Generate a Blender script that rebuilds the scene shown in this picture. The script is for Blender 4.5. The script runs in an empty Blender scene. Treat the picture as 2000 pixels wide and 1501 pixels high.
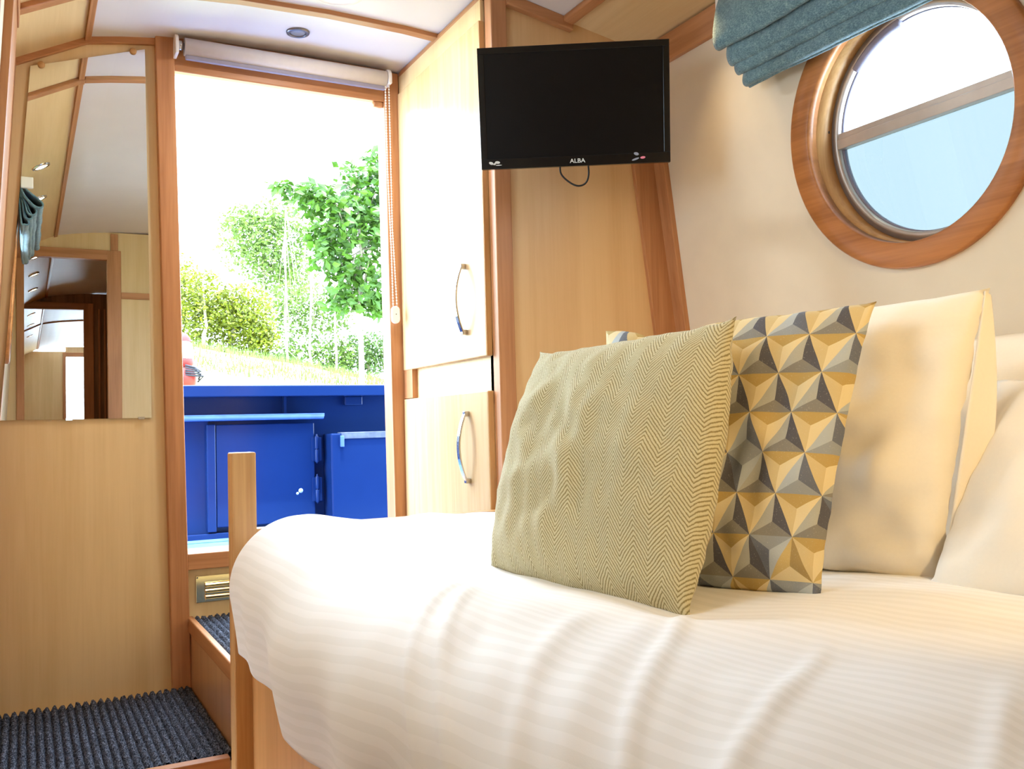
import bpy, bmesh, math, random
from mathutils import Vector, Matrix, noise
C = bpy.context.scene
COL = C.collection
H = 0.87                     # height of the eye above the cabin floor; numbers below are relative to the eye
R = random.Random(7)
PI = math.pi

# ------------------------------------------------------------------ camera, sky, sun, exposure
F, YAW, PIT, ROL = 1797.4, 0.48897, 0.04533, 0.026976
cam_d = bpy.data.cameras.new('camera'); cam = bpy.data.objects.new('camera', cam_d); COL.objects.link(cam)
fw = Vector((math.sin(YAW)*math.cos(PIT), math.cos(YAW)*math.cos(PIT), math.sin(PIT)))
rt = Vector((math.cos(YAW), -math.sin(YAW), 0)); dn = fw.cross(rt)
r2 = math.cos(ROL)*rt + math.sin(ROL)*dn; d2 = -math.sin(ROL)*rt + math.cos(ROL)*dn
m = Matrix((( r2.x, -d2.x, -fw.x, 0), (r2.y, -d2.y, -fw.y, 0), (r2.z, -d2.z, -fw.z, H), (0, 0, 0, 1)))
cam.matrix_world = m
cam_d.sensor_width = 36; cam_d.lens = F/2000*36; cam_d.clip_start = 0.02; cam_d.clip_end = 200
C.camera = cam

w = bpy.data.worlds.new('sky'); C.world = w; w.use_nodes = True
bg = w.node_tree.nodes['Background']; bg.inputs[0].default_value = (0.66, 0.86, 1.06, 1); bg.inputs[1].default_value = 7.5
sun_d = bpy.data.lights.new('sun', 'SUN'); sun_d.energy = 7.0; sun_d.angle = 0.01; sun_d.color = (1, .95, .86)
sun = bpy.data.objects.new('sun', sun_d); COL.objects.link(sun)
sun.rotation_euler = Vector((0.02, -0.16, 0.985)).to_track_quat('Z', 'Y').to_euler(); sun.location = (3, -4, 12)
LAMP = 60.0                  # radiance of a lit downlight lens
CEIL = 2.7                   # watts of the white ceiling lamp
SPOT = 2.2                   # watts of its beam
C.view_settings.view_transform = 'Standard'; C.view_settings.look = 'None'
C.view_settings.exposure = 1.38; C.view_settings.gamma = 1.0; C.view_settings.use_curve_mapping = False
cy = C.cycles
cy.max_bounces = 12; cy.diffuse_bounces = 9; cy.glossy_bounces = 5; cy.transparent_max_bounces = 12
cy.caustics_reflective = False; cy.caustics_refractive = False; cy.sample_clamp_indirect = 20.0; cy.blur_glossy = 1.0

rl = bpy.data.lights.new('bedside_reading_lamp', 'SPOT'); rl.energy = 12.0; rl.color = (1, .72, .36); rl.spot_size = 1.15; rl.spot_blend = .7; rl.shadow_soft_size = .03
rlo = bpy.data.objects.new('bedside_reading_lamp', rl); COL.objects.link(rlo); rlo.location = (.93, -.02, .50+H)
rlo.rotation_euler = (Vector((1.25, 1.0, -.05))-Vector((.93, -.02, .50))).to_track_quat('-Z', 'Y').to_euler()
def portal(loc, direction, sx, sy):
    l = bpy.data.lights.new('portal', 'AREA'); l.shape = 'RECTANGLE'; l.size = sx; l.size_y = sy; l.energy = 1
    l.cycles.is_portal = True
    o = bpy.data.objects.new('portal', l); COL.objects.link(o); o.location = (loc[0], loc[1], loc[2]+H)
    o.rotation_euler = Vector(direction).to_track_quat('-Z', 'Z').to_euler()
portal((.70, 2.80, .35), (0, -1, 0), .64, 1.40)
portal((1.70, 1.25, .61), (-1, 0, 0), .52, .52)
portal((-.14, 1.25, .61), (1, 0, 0), .52, .52)

# ------------------------------------------------------------------ materials
def s2l(c):
    return tuple(((v/255)/12.92 if v/255 <= .04045 else ((v/255+.055)/1.055)**2.4) for v in c) + (1,)
class NB:
    def __init__(s, name):
        s.m = bpy.data.materials.new(name); s.m.use_nodes = True; s.t = s.m.node_tree
        s.b = s.t.nodes['Principled BSDF']; s.out = s.t.nodes['Material Output']
    def n(s, typ, **k):
        nd = s.t.nodes.new('ShaderNode'+typ)
        for a, v in k.items(): setattr(nd, a, v)
        return nd
    def l(s, a, b): s.t.links.new(a, b)
    def put(s, sock, v):
        if hasattr(v, 'is_output'): s.l(v, sock)
        else: sock.default_value = v
    def math(s, op, a, b=None, c=None):
        nd = s.n('Math', operation=op)
        s.put(nd.inputs[0], a)
        if b is not None: s.put(nd.inputs[1], b)
        if c is not None: s.put(nd.inputs[2], c)
        return nd.outputs[0]
    def mix(s, f, a, b):
        nd = s.n('Mix', data_type='RGBA'); s.put(nd.inputs[0], f); s.put(nd.inputs[6], a); s.put(nd.inputs[7], b)
        return nd.outputs[2]
    def noise(s, vec, scale, detail=3, rough=.5):
        nd = s.n('TexNoise'); s.put(nd.inputs['Vector'], vec); nd.inputs['Scale'].default_value = scale
        nd.inputs['Detail'].default_value = detail; nd.inputs['Roughness'].default_value = rough
        return nd.outputs[0]
    def ramp(s, f, stops):
        nd = s.n('ValToRGB'); e = nd.color_ramp.elements
        while len(e) < len(stops): e.new(.5)
        for i, (p, c) in enumerate(stops): e[i].position = p; e[i].color = c
        s.put(nd.inputs[0], f); return nd.outputs[0]
    def scaled(s, sc, which='Object'):
        tc = s.n('TexCoord'); mp = s.n('Mapping'); s.l(tc.outputs[which], mp.inputs[0]); mp.inputs['Scale'].default_value = sc
        return mp.outputs[0]
    def bump(s, h, dist, strength=1.0):
        nd = s.n('Bump'); s.put(nd.inputs['Height'], h); nd.inputs['Distance'].default_value = dist; nd.inputs['Strength'].default_value = strength
        s.l(nd.outputs[0], s.b.inputs['Normal'])
    def set(s, **k):
        for a, v in k.items(): s.put(s.b.inputs[a.replace('_', ' ')], v)
        return s.m

def wood(name, light, dark, axis=2, rough=.4, spec=.4, coat=0.0, fine=1.0, contrast=1.0):
    b = NB(name)
    sc = [9.0, 9.0, 9.0]; sc[axis] = .55
    sf = [150.0, 150.0, 150.0]; sf[axis] = 4.0
    v1 = b.scaled(sc); v2 = b.scaled(sf)
    n1 = b.noise(v1, 1.0, 5, .6); n2 = b.noise(v2, 1.0, 2, .5)
    w1 = b.math('MULTIPLY_ADD', n1, 5.0*contrast, 0.0)
    fr = b.math('PINGPONG', w1, .5)
    f = b.math('ADD', b.math('MULTIPLY', fr, .9), b.math('MULTIPLY', n2, .55*fine))
    col = b.ramp(f, [(.22, s2l(light)), (.9, s2l(dark))])
    b.bump(n2, .0004, .35)
    b.set(Base_Color=col, Roughness=rough)
    b.b.inputs['Specular IOR Level'].default_value = spec
    if coat: b.b.inputs['Coat Weight'].default_value = coat; b.b.inputs['Coat Roughness'].default_value = .12
    return b.m
def plain(name, c, rough=.5, metal=0.0, spec=.5, var=0.03, scale=30, bump=0.0):
    b = NB(name); v = b.scaled((1, 1, 1)); n = b.noise(v, scale, 4)
    c1 = s2l(c); c2 = tuple(x*(1-var*4) for x in c1[:3])+(1,)
    b.set(Base_Color=b.mix(b.ramp(n, [(.35, (0,0,0,1)), (.7, (1,1,1,1))]), c1, c2), Roughness=rough, Metallic=metal)
    b.b.inputs['Specular IOR Level'].default_value = spec
    if bump: b.bump(n, bump, .5)
    return b.m
def emit(name, c, st):
    b = NB(name); v = b.scaled((1,1,1)); n = b.noise(v, 5)
    b.set(Base_Color=c, Emission_Color=c, Emission_Strength=st); return b.m
M = {}
M['ash'] = wood('ash veneer', (224, 196, 148), (210, 179, 128), 2, .38, .4, fine=.7, contrast=.7)
M['ashx'] = wood('ash veneer crosswise', (224, 196, 148), (210, 179, 128), 1, .42, .4, fine=.7, contrast=.7)
M['ashdoor'] = wood('ash door lacquered', (212, 180, 136), (196, 160, 114), 2, .24, .13, 0.0, fine=.6, contrast=1.3)
M['oak'] = wood('oak trim', (192, 136, 92), (162, 108, 68), 2, .42, .35)
M['oakx'] = wood('oak trim running across', (192, 136, 92), (162, 108, 68), 0, .42, .35)
M['oaky'] = wood('oak trim running along', (192, 136, 92), (162, 108, 68), 1, .42, .35)
M['oakdark'] = wood('dark cupboard wood', (150, 110, 78), (112, 80, 54), 2, .5, .3)
M['lightpost'] = wood('pale oak post', (206, 160, 104), (176, 126, 74), 2, .4, .4)
M['wall'] = plain('cream lining', (226, 214, 192), .6, 0, .3, .01, 12)
M['ceil'] = plain('white ceiling board', (222, 218, 217), .45, 0, .4, .008, 8)
M['white'] = plain('white plastic', (232, 228, 222), .35, 0, .5, .01)
M['chrome'] = plain('brushed chrome', (205, 200, 195), .16, 1.0, .5, .02)
M['satin'] = plain('satin aluminium', (196, 186, 178), .42, .6, .5, .02)
M['brass'] = plain('polished brass plate', (232, 214, 168), .1, 1.0, .5, .01)
M['blackgloss'] = plain('black gloss', (13, 11, 11), .22, 0, .4, .02)
M['screen'] = plain('dark screen', (14, 11, 11), .3, 0, .22, .02)
M['rubber'] = plain('black cable', (18, 16, 15), .5, 0, .4, .02)
M['print'] = plain('white print', (225, 225, 220), .5)
M['pink'] = plain('pink mark', (235, 130, 150), .5)
M['greyp'] = plain('grey mark', (150, 152, 165), .5)
M['lens'] = emit('warm lamp lens', (1.0, .74, .42, 1), LAMP)
M['coollens'] = emit('white lamp diffuser', (1.0, .97, .93, 1), 3.0)
M['offlens'] = plain('unlit lens', (150, 150, 158), .3, .2)
M['greyring'] = plain('grey metal ring', (120, 118, 124), .3, .7)
M['bluelight'] = plain('blind fabric', (206, 200, 200), .8, 0, .2, .01, 60)
M['greybar'] = plain('blind bottom bar', (140, 134, 150), .5, 0, .3, .02)
M['blue'] = plain('blue gloss paint', (17, 37, 80), .2, 0, .25, .02, 6)
M['blueworn'] = plain('worn blue edge', (70, 100, 170), .5, 0, .4, .06, 25)
M['bluedeck'] = plain('pale blue deck', (70, 108, 165), .7, 0, .3, .07, 20)
M['greystrip'] = plain('grey worn strip', (84, 92, 108), .6, 0, .3, .1, 40)
M['chip'] = plain('chipped paint', (190, 200, 230), .6)
M['bark'] = plain('pale bark', (150, 140, 120), .9, 0, .2, .08, 30, .004)
M['grass'] = plain('sunlit grass', (195, 198, 150), .95, 0, .1, .08, 6, .02)
M['red'] = plain('red cloth', (128, 14, 12), .7)
M['navy'] = plain('navy cloth', (10, 8, 30), .7)
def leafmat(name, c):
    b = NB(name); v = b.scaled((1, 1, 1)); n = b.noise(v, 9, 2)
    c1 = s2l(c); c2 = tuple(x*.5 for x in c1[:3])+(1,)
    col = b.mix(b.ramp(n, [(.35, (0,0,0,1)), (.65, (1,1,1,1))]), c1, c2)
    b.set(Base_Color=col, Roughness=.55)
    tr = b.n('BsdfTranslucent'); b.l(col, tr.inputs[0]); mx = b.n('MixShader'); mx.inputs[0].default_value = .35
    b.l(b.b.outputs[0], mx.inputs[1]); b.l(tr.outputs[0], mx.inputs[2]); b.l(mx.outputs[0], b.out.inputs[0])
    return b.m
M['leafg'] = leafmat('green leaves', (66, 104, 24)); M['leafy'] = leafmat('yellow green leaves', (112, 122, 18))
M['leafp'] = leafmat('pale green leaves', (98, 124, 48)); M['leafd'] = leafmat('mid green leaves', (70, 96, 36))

def glassmat(name, tint, gl=.04):
    b = NB(name); tc = b.scaled((1,1,1)); n = b.noise(tc, 3)
    t = b.n('BsdfTransparent'); t.inputs[0].default_value = tint
    g = b.n('BsdfGlossy'); g.inputs['Roughness'].default_value = .02
    lw = b.n('LayerWeight'); fac = b.math('MULTIPLY_ADD', b.math('POWER', lw.outputs['Facing'], 4.0), .7, .035)
    mx = b.n('MixShader'); b.l(fac, mx.inputs[0]); b.l(t.outputs[0], mx.inputs[1]); b.l(g.outputs[0], mx.inputs[2])
    b.l(mx.outputs[0], b.out.inputs[0]); return b.m
M['glass'] = glassmat('clear pane', (.96, .97, .97, 1)); M['tint'] = glassmat('pale blue tinted pane', (.225, .236, .228, 1))
b = NB('mirror silver'); v = b.scaled((1,1,1)); b.set(Base_Color=(.90, .90, .87, 1), Metallic=1.0, Roughness=.004); M['mirror'] = b.m

# fabrics
def cotton(name, c, c2, wid, ang):
    b = NB(name); uv = b.n('UVMap'); sp = b.n('SeparateXYZ'); b.l(uv.outputs[0], sp.inputs[0])
    q = b.math('ADD', b.math('MULTIPLY', sp.outputs[0], math.cos(ang)), b.math('MULTIPLY', sp.outputs[1], math.sin(ang)))
    st = b.math('GREATER_THAN', b.math('FRACT', b.math('DIVIDE', q, wid*2)), .5)
    col = b.mix(st, s2l(c), s2l(c2))
    n = b.noise(b.scaled((1,1,1)), 900, 2)
    b.set(Base_Color=col, Roughness=b.math('MULTIPLY_ADD', st, .06, .7)); b.bump(n, .0003, .25)
    b.b.inputs['Sheen Weight'].default_value = .15
    return b.m
M['duvet'] = cotton('white satin stripe cotton', (239, 237, 235), (234, 232, 229), .0115, .14)
M['cotton'] = plain('white cotton', (238, 230, 214), .75, 0, .2, .004, 200, .0003)
def teal():
    b = NB('teal chenille'); v = b.scaled((1,1,1)); n = b.noise(b.scaled((1, .5, 1)), 420, 3, .7); n2 = b.noise(v, 60, 2)
    f = b.math('ADD', b.math('MULTIPLY', n, .75), b.math('MULTIPLY', n2, .25))
    b.set(Base_Color=b.ramp(f, [(.36, s2l((66, 98, 112))), (.52, s2l((98, 132, 142))), (.68, s2l((140, 170, 174)))]), Roughness=.9)
    b.bump(n, .003, .6); b.b.inputs['Sheen Weight'].default_value = .3; return b.m
M['teal'] = teal()
def carpet():
    b = NB('charcoal carpet'); v = b.scaled((1,1,1)); n = b.noise(v, 260, 3, .8); n2 = b.noise(v, 40, 2)
    b.set(Base_Color=b.ramp(n, [(.38, s2l((20, 22, 27))), (.52, s2l((74, 78, 90))), (.68, s2l((140, 146, 164)))]), Roughness=.95)
    b.bump(n, .004, .8); b.b.inputs['Specular IOR Level'].default_value = .1; return b.m
M['carpet'] = carpet()
def herring():
    b = NB('herringbone weave'); uv = b.n('UVMap'); sp = b.n('SeparateXYZ'); b.l(uv.outputs[0], sp.inputs[0])
    nz = b.noise(b.scaled((1,1,1)), 60, 2); nf = b.noise(b.scaled((1,1,1)), 700, 2, .7)
    u = b.math('ADD', sp.outputs[0], b.math('MULTIPLY', nz, .003)); vv = sp.outputs[1]
    tri = b.math('PINGPONG', u, .0215)
    q = b.math('MULTIPLY_ADD', tri, 1.45, vv)
    st = b.math('PINGPONG', b.math('DIVIDE', q, .0068), .5)
    f = b.math('ADD', st, b.math('MULTIPLY', b.math('SUBTRACT', nf, .5), .5))
    col = b.ramp(f, [(.1, s2l((142, 128, 86))), (.26, s2l((204, 194, 156)))])
    b.set(Base_Color=col, Roughness=.9); b.bump(f, .002, .5)
    b.b.inputs['Specular IOR Level'].default_value = .15; b.b.inputs['Sheen Weight'].default_value = .2
    return b.m
M['herring'] = herring()
def tetra():
    b = NB('tetrahedron print'); uv = b.n('UVMap'); sp = b.n('SeparateXYZ'); b.l(uv.outputs[0], sp.inputs[0])
    a = .059
    X = b.math('DIVIDE', b.math('ADD', sp.outputs[0], .022), a); Y = b.math('DIVIDE', b.math('ADD', sp.outputs[1], .012), .0605)
    fy0 = b.math('FLOOR', Y); row = b.math('FRACT', b.math('MULTIPLY', fy0, .5))     # 0 or .5
    g = b.math('SUBTRACT', Y, fy0)
    # sheared lattice
    t = b.math('SUBTRACT', X, b.math('MULTIPLY', Y, .5))
    i = b.math('FLOOR', t); f = b.math('SUBTRACT', t, i)
    up = b.math('GREATER_THAN', b.math('ADD', f, g), 1.0)
    fl = b.math('SUBTRACT', f, b.math('MULTIPLY', up, b.math('SUBTRACT', b.math('MULTIPLY', f, 2.0), 1.0)))   # up ? 1-f : f
    gl = b.math('SUBTRACT', g, b.math('MULTIPLY', up, b.math('SUBTRACT', b.math('MULTIPLY', g, 2.0), 1.0)))
    h = b.math('SUBTRACT', b.math('SUBTRACT', 1.0, fl), gl)
    # which barycentric is the smallest
    c1 = b.math('MULTIPLY', b.math('LESS_THAN', fl, gl), b.math('LESS_THAN', fl, h))
    c2 = b.math('MULTIPLY', b.math('SUBTRACT', 1.0, c1), b.math('LESS_THAN', gl, h))
    k = b.math('ADD', c1, b.math('MULTIPLY', c2, 2.0))          # 0 h smallest, 1 f, 2 g
    cv = b.n('CombineXYZ'); b.l(i, cv.inputs[0]); b.l(fy0, cv.inputs[1]); b.l(up, cv.inputs[2])
    wn = b.n('TexWhiteNoise', noise_dimensions='3D'); b.l(cv.outputs[0], wn.inputs['Vector'])
    cv2 = b.n('CombineXYZ'); b.l(i, cv2.inputs[1]); b.l(fy0, cv2.inputs[0]); b.l(up, cv2.inputs[2])
    wn2 = b.n('TexWhiteNoise', noise_dimensions='3D'); b.l(cv2.outputs[0], wn2.inputs['Vector'])
    kk = b.math('ADD', b.math('DIVIDE', k, 3.0), .1)
    def tri(c0, c1_, c2_):
        r = b.n('ValToRGB'); r.color_ramp.interpolation = 'CONSTANT'; e = r.color_ramp.elements
        e.new(.5); e[0].position = 0; e[1].position = .333; e[2].position = .666
        for x, c in zip(e, (c0, c1_, c2_)): x.color = s2l(c)
        b.l(kk, r.inputs[0]); return r.outputs[0]
    yel = tri((222, 204, 158), (206, 184, 134), (182, 154, 92)); gry = tri((172, 170, 156), (88, 86, 90), (132, 128, 118))
    tan = tri((196, 170, 110), (160, 136, 86), (214, 196, 150)); blu = tri((176, 182, 182), (104, 108, 118), (148, 152, 152))
    q = wn.outputs[0]
    fu = b.mix(b.math('GREATER_THAN', q, .80), b.mix(b.math('GREATER_THAN', q, .50), gry, blu), tan)
    fd_ = b.mix(b.math('GREATER_THAN', q, .78), yel, blu)
    col = b.mix(up, fd_, fu)
    slub = b.noise(b.scaled((1, 1, 1)), 500, 2)
    col = b.mix(b.ramp(slub, [(.62, (0,0,0,1)), (.72, (1,1,1,1))]), col, b.mix(.2, col, s2l((220, 215, 200))))
    b.set(Base_Color=col, Roughness=.75); b.bump(slub, .0006, .4); b.b.inputs['Specular IOR Level'].default_value = .25
    return b.m
M['tetra'] = tetra()

# ------------------------------------------------------------------ mesh helpers (numbers in eye-relative metres)
class MB:
    def __init__(s): s.v = []; s.f = []; s.uv = {}; s.sm = set()
    def add(s, vs, fs, smooth=False, uv=None):
        n = len(s.v); k = len(s.f); s.v += [tuple(v) for v in vs]; s.f += [tuple(i+n for i in f) for f in fs]
        if smooth: s.sm.update(range(k, len(s.f)))
        if uv:
            for i, u in enumerate(uv): s.uv[n+i] = u
        return s
    def box(s, x0, x1, y0, y1, z0, z1):
        vs = [(x, y, z) for z in (z0, z1) for y in (y0, y1) for x in (x0, x1)]
        return s.add(vs, [(0,2,3,1), (4,5,7,6), (0,1,5,4), (2,6,7,3), (0,4,6,2), (1,3,7,5)])
    def hexa(s, p):      # 8 points, bottom ring then top ring, both counter-clockwise from above
        return s.add(p, [(3,2,1,0), (4,5,6,7), (0,1,5,4), (1,2,6,5), (2,3,7,6), (3,0,4,7)])
    def prism(s, poly, axis, a, b):   # polygon in the two other axes, extruded along axis
        def P(u, v, t): return {0: (t, u, v), 1: (u, t, v), 2: (u, v, t)}[axis]
        n = len(poly); vs = [P(u, v, a) for u, v in poly]+[P(u, v, b) for u, v in poly]
        fs = [tuple(range(n))[::-1], tuple(range(n, 2*n))]+[(i, (i+1) % n, n+(i+1) % n, n+i) for i in range(n)]
        return s.add(vs, fs)
    def tube(s, pts, r, seg=8, cap=True, smooth=True):
        pts = [Vector(p) for p in pts]; rr = r if isinstance(r, (list, tuple)) else [r]*len(pts)
        vs = []; up = None
        for i, p in enumerate(pts):
            d = (pts[min(i+1, len(pts)-1)]-pts[max(i-1, 0)]).normalized()
            if up is None: up = d.orthogonal().normalized()
            up = (up-d*up.dot(d)).normalized(); sd = d.cross(up)
            for k in range(seg):
                a = 2*PI*k/seg; vs.append(p+(up*math.cos(a)+sd*math.sin(a))*rr[i])
        fs = []
        for i in range(len(pts)-1):
            for k in range(seg):
                a, c = i*seg+k, i*seg+(k+1) % seg; fs.append((a, c, c+seg, a+seg))
        if cap: fs += [tuple(range(seg))[::-1], tuple(range((len(pts)-1)*seg, len(pts)*seg))]
        return s.add(vs, fs, smooth)
    def lathe(s, prof, c, axis=(0, 0, 1), seg=32, smooth=True, closed=False):
        q = Vector(axis).normalized().to_track_quat('Z', 'Y'); vs = []; n = len(prof)
        for k in range(seg):
            a = 2*PI*k/seg
            for r, h in prof: vs.append(Vector(c)+q @ Vector((r*math.cos(a), r*math.sin(a), h)))
        fs = []
        for k in range(seg):
            k2 = (k+1) % seg
            for i in range(n if closed else n-1):
                j = (i+1) % n; fs.append((k*n+i, k2*n+i, k2*n+j, k*n+j))
        return s.add(vs, fs, smooth)
    def grid(s, nu, nv, fn, smooth=True, uvf=None, flip=False):
        vs = [fn(i/nu, j/nv) for j in range(nv+1) for i in range(nu+1)]
        uv = [uvf(i/nu, j/nv) for j in range(nv+1) for i in range(nu+1)] if uvf else None
        fs = [(j*(nu+1)+i, j*(nu+1)+i+1, (j+1)*(nu+1)+i+1, (j+1)*(nu+1)+i) for j in range(nv) for i in range(nu)]
        if flip: fs = [f[::-1] for f in fs]
        return s.add(vs, fs, smooth, uv)
ORG = {}
def tag(o, label=None, cat=None, group=None, kind=None):
    if label: o['label'] = label
    if cat: o['category'] = cat
    if group: o['group'] = group
    if kind: o['kind'] = kind
    return o
def thing(name, loc, label, cat, group=None, kind=None):
    o = bpy.data.objects.new(name, None); o.empty_display_size = .05; COL.objects.link(o)
    o.location = (loc[0], loc[1], loc[2]+H); ORG[o.name] = Vector((loc[0], loc[1], loc[2]))
    return tag(o, label, cat, group, kind)
def obj(name, mb, mat, parent=None, bevel=0.0, seg=2, loc=None, label=None, cat=None, group=None, kind=None, solid=0.0, weld=False, auto=None):
    if parent is not None: org = ORG[parent.name]
    elif loc is not None: org = Vector(loc)
    else:
        xs = [v[0] for v in mb.v]; ys = [v[1] for v in mb.v]; zs = [v[2] for v in mb.v]
        org = Vector(((min(xs)+max(xs))/2, (min(ys)+max(ys))/2, min(zs)))
    me = bpy.data.meshes.new(name)
    me.from_pydata([tuple(Vector(v)-org) for v in mb.v], [], mb.f)
    if mb.uv:
        ul = me.uv_layers.new(name='UVMap')
        for lp in me.loops: ul.data[lp.index].uv = mb.uv.get(lp.vertex_index, (0, 0))
    if mb.sm:
        me.polygons.foreach_set('use_smooth', [i in mb.sm for i in range(len(me.polygons))])
    bm = bmesh.new(); bm.from_mesh(me)
    if weld: bmesh.ops.remove_doubles(bm, verts=bm.verts, dist=1e-5)
    bmesh.ops.recalc_face_normals(bm, faces=bm.faces); bm.to_mesh(me); bm.free()
    me.materials.append(M[mat] if isinstance(mat, str) else mat)
    o = bpy.data.objects.new(name, me); COL.objects.link(o); ORG[o.name] = org
    if parent is not None: o.parent = parent
    else: o.location = (org.x, org.y, org.z+H)
    if solid:
        md = o.modifiers.new('thick', 'SOLIDIFY'); md.thickness = solid; md.offset = 0
    if bevel:
        md = o.modifiers.new('bevel', 'BEVEL'); md.width = bevel; md.segments = seg; md.limit_method = 'ANGLE'; md.angle_limit = .6
    return tag(o, label, cat, group, kind)
def box(*a): return MB().box(*a)
def S(name, mb, mat, parent=None, **k): return obj(name, mb, mat, parent, kind='structure', **k)

# ------------------------------------------------------------------ the cabin shell
D, W, BACK = 2.70, 2.06, -.05
YEND = -7.1
CP = [(-.06, .975), (.156, 1.084), (.24, 1.099), (.33, 1.111), (.50, 1.125), (.73, 1.132), (.95, 1.129), (1.06, 1.122), (1.29, 1.082), (1.56, 1.036)]
def cz(x):
    for (x0, z0), (x1, z1) in zip(CP, CP[1:]):
        if x0 <= x <= x1: return z0+(z1-z0)*(x-x0)/(x1-x0)
    return CP[0][1] if x < CP[0][0] else CP[-1][1]
def strip(xa, xb, y0, y1, t=.02, off=0.0):
    xs = [xa]+[p[0] for p in CP if xa < p[0] < xb]+[xb]
    poly = [(x, cz(x)+off) for x in xs]+[(x, cz(x)+off+t) for x in reversed(xs)]
    return MB().prism(poly, 1, y0, y1)
XL, XR = .156, 1.288
S('ceiling', strip(XL, XR, YEND, D+.06), 'ceil')
S('ceiling', strip(-.16, XL, YEND, D+.06), 'ashx')
S('ceiling', strip(XR, 1.60, YEND, D+.06), 'ashx')
# trims: rib across, batten along each edge of the white board
S('trim_1', strip(-.05, XL+.012, 2.355, 2.392, .016, -.014), 'oakx', bevel=.003)
S('trim_2', strip(XL+.012, 1.062, 2.362, 2.392, .014, -.012), 'oakx', bevel=.003)
S('trim_3', strip(XL-.006, XL+.010, -.05, D, .012, -.010), 'oaky', bevel=.003)
S('trim_4', strip(XR-.018, XR+.012, -.05, W, .016, -.016), 'oaky', bevel=.003)
S('trim_5', strip(XL-.006, XL+.010, YEND, -.15, .012, -.010), 'oaky')
S('trim_6', strip(1.10, XR+.012, W-.022, W, .03, -.030), 'oakx', bevel=.003)
def rx(z): return 1.63-.121*(z-.244)
def lx(z): return -.052+.058*(z-.156)
def wall_with_hole(side):
    # ring of quads between the round hole and the rectangle of the middle bay, then plain bays
    f = rx if side > 0 else (lambda z: lx(z)-.02)
    mb = MB(); zb, zt = -.87, 1.06; yc, zc, rad = 1.252, .600, .250
    ya, yb = .75, 1.75; n = 64
    t = .05*side
    inner = [(yc+rad*math.cos(2*PI*k/n), zc+rad*math.sin(2*PI*k/n)) for k in range(n)]
    outer = []
    for k in range(n):
        c, s_ = math.cos(2*PI*k/n), math.sin(2*PI*k/n)
        q = min([(yb-yc)/c if c > 1e-6 else ((ya-yc)/c if c < -1e-6 else 9), ((zt-zc)/s_ if s_ > 1e-6 else ((zb-zc)/s_ if s_ < -1e-6 else 9))])
        outer.append((yc+q*c, zc+q*s_))
    corners = [(yb, zt), (ya, zt), (ya, zb), (yb, zb)]
    for cpt in corners:   # snap nearest to corner
        k = min(range(n), key=lambda i: (outer[i][0]-cpt[0])**2+(outer[i][1]-cpt[1])**2); outer[k] = cpt
    vs = [(f(z), y, z) for y, z in inner]+[(f(z), y, z) for y, z in outer]
    mb.add(vs, [(k, (k+1) % n, n+(k+1) % n, n+k) for k in range(n)])
    for y0, y1 in ((yb, D+.06), (BACK-.1, ya)):
        mb.add([(f(zb), y0, zb), (f(zb), y1, zb), (f(zt), y1, zt), (f(zt), y0, zt)], [(0, 1, 2, 3)])
    mb.add([(f(zb), YEND, zb), (f(zb), BACK-.1, zb), (f(zt), BACK-.1, zt), (f(zt), YEND, zt)], [(0, 1, 2, 3)])
    return mb
S('wall_right', wall_with_hole(1), 'wall')
S('wall_left', wall_with_hole(-1), 'wall')
# lower end of left wall near the door bulkhead: ash boards and corner strips
def lean(x0, x1, y0, y1, z0, z1, f):
    return MB().hexa([(f(z0)+x0, y0, z0), (f(z0)+x1, y0, z0), (f(z0)+x1, y1, z0), (f(z0)+x0, y1, z0),
                      (f(z1)+x0, y0, z1), (f(z1)+x1, y0, z1), (f(z1)+x1, y1, z1), (f(z1)+x0, y1, z1)])
S('wall_left', lean(-.05, -.018, 2.36, D, -.87, .99, lx), 'ash')
S('trim_7', lean(-.04, -.004, 2.05, 2.37, -.87, .955, lx), 'oak', bevel=.002)
S('trim_8', lean(-.03, -.010, 2.585, D-.002, -.87, .99, lx), 'oak', bevel=.002)
S('trim_9', lean(-.04, .000, -.05, 2.37, .950, 1.005, lx), 'oaky', bevel=.002)
S('trim_10', lean(-.014, .03, -.05, W, .967, 1.036, rx), 'oaky', bevel=.002)
S('trim_11', lean(-.016, .03, W-.055, W, -.30, .967, rx), 'oak', bevel=.002)
S('trim_12', MB().hexa([(rx(-.3)-.085, W-.012, -.3), (rx(-.3)-.012, W-.012, -.3), (rx(-.3)-.012, W+.002, -.3), (rx(-.3)-.085, W+.002, -.3),
                        (rx(1.0)-.085, W-.012, 1.0), (rx(1.0)-.012, W-.012, 1.0), (rx(1.0)-.012, W+.002, 1.0), (rx(1.0)-.085, W+.002, 1.0)]), 'oak', bevel=.002)
S('trim_13', lean(-.016, .03, BACK, .0, -.3, .967, rx), 'oak', bevel=.002)
# floors
S('floor', box(-.2, 1.8, YEND, 2.03, -.90, -.87), 'oaky')
def landing():
    return box(-.12, .42, 2.078, 2.70, -.87, -.703)
S('floor', landing(), 'ashx')
# ---- door bulkhead
PLX = lambda z: .3365+.0155*(.7-z)*1.0    # left edge of the left post (it leans a little)
S('wall_front', box(-.16, .372, D, D+.04, -.87, 1.16), 'ash')
S('wall_front', box(1.02, 1.75, D, D+.04, -.87, 1.16), 'ash')
S('wall_front', box(.372, 1.02, D, D+.04, 1.03, 1.16), 'ash')
S('wall_front', box(.372, 1.02, D, D+.04, -.87, -.36), 'ash')
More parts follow.
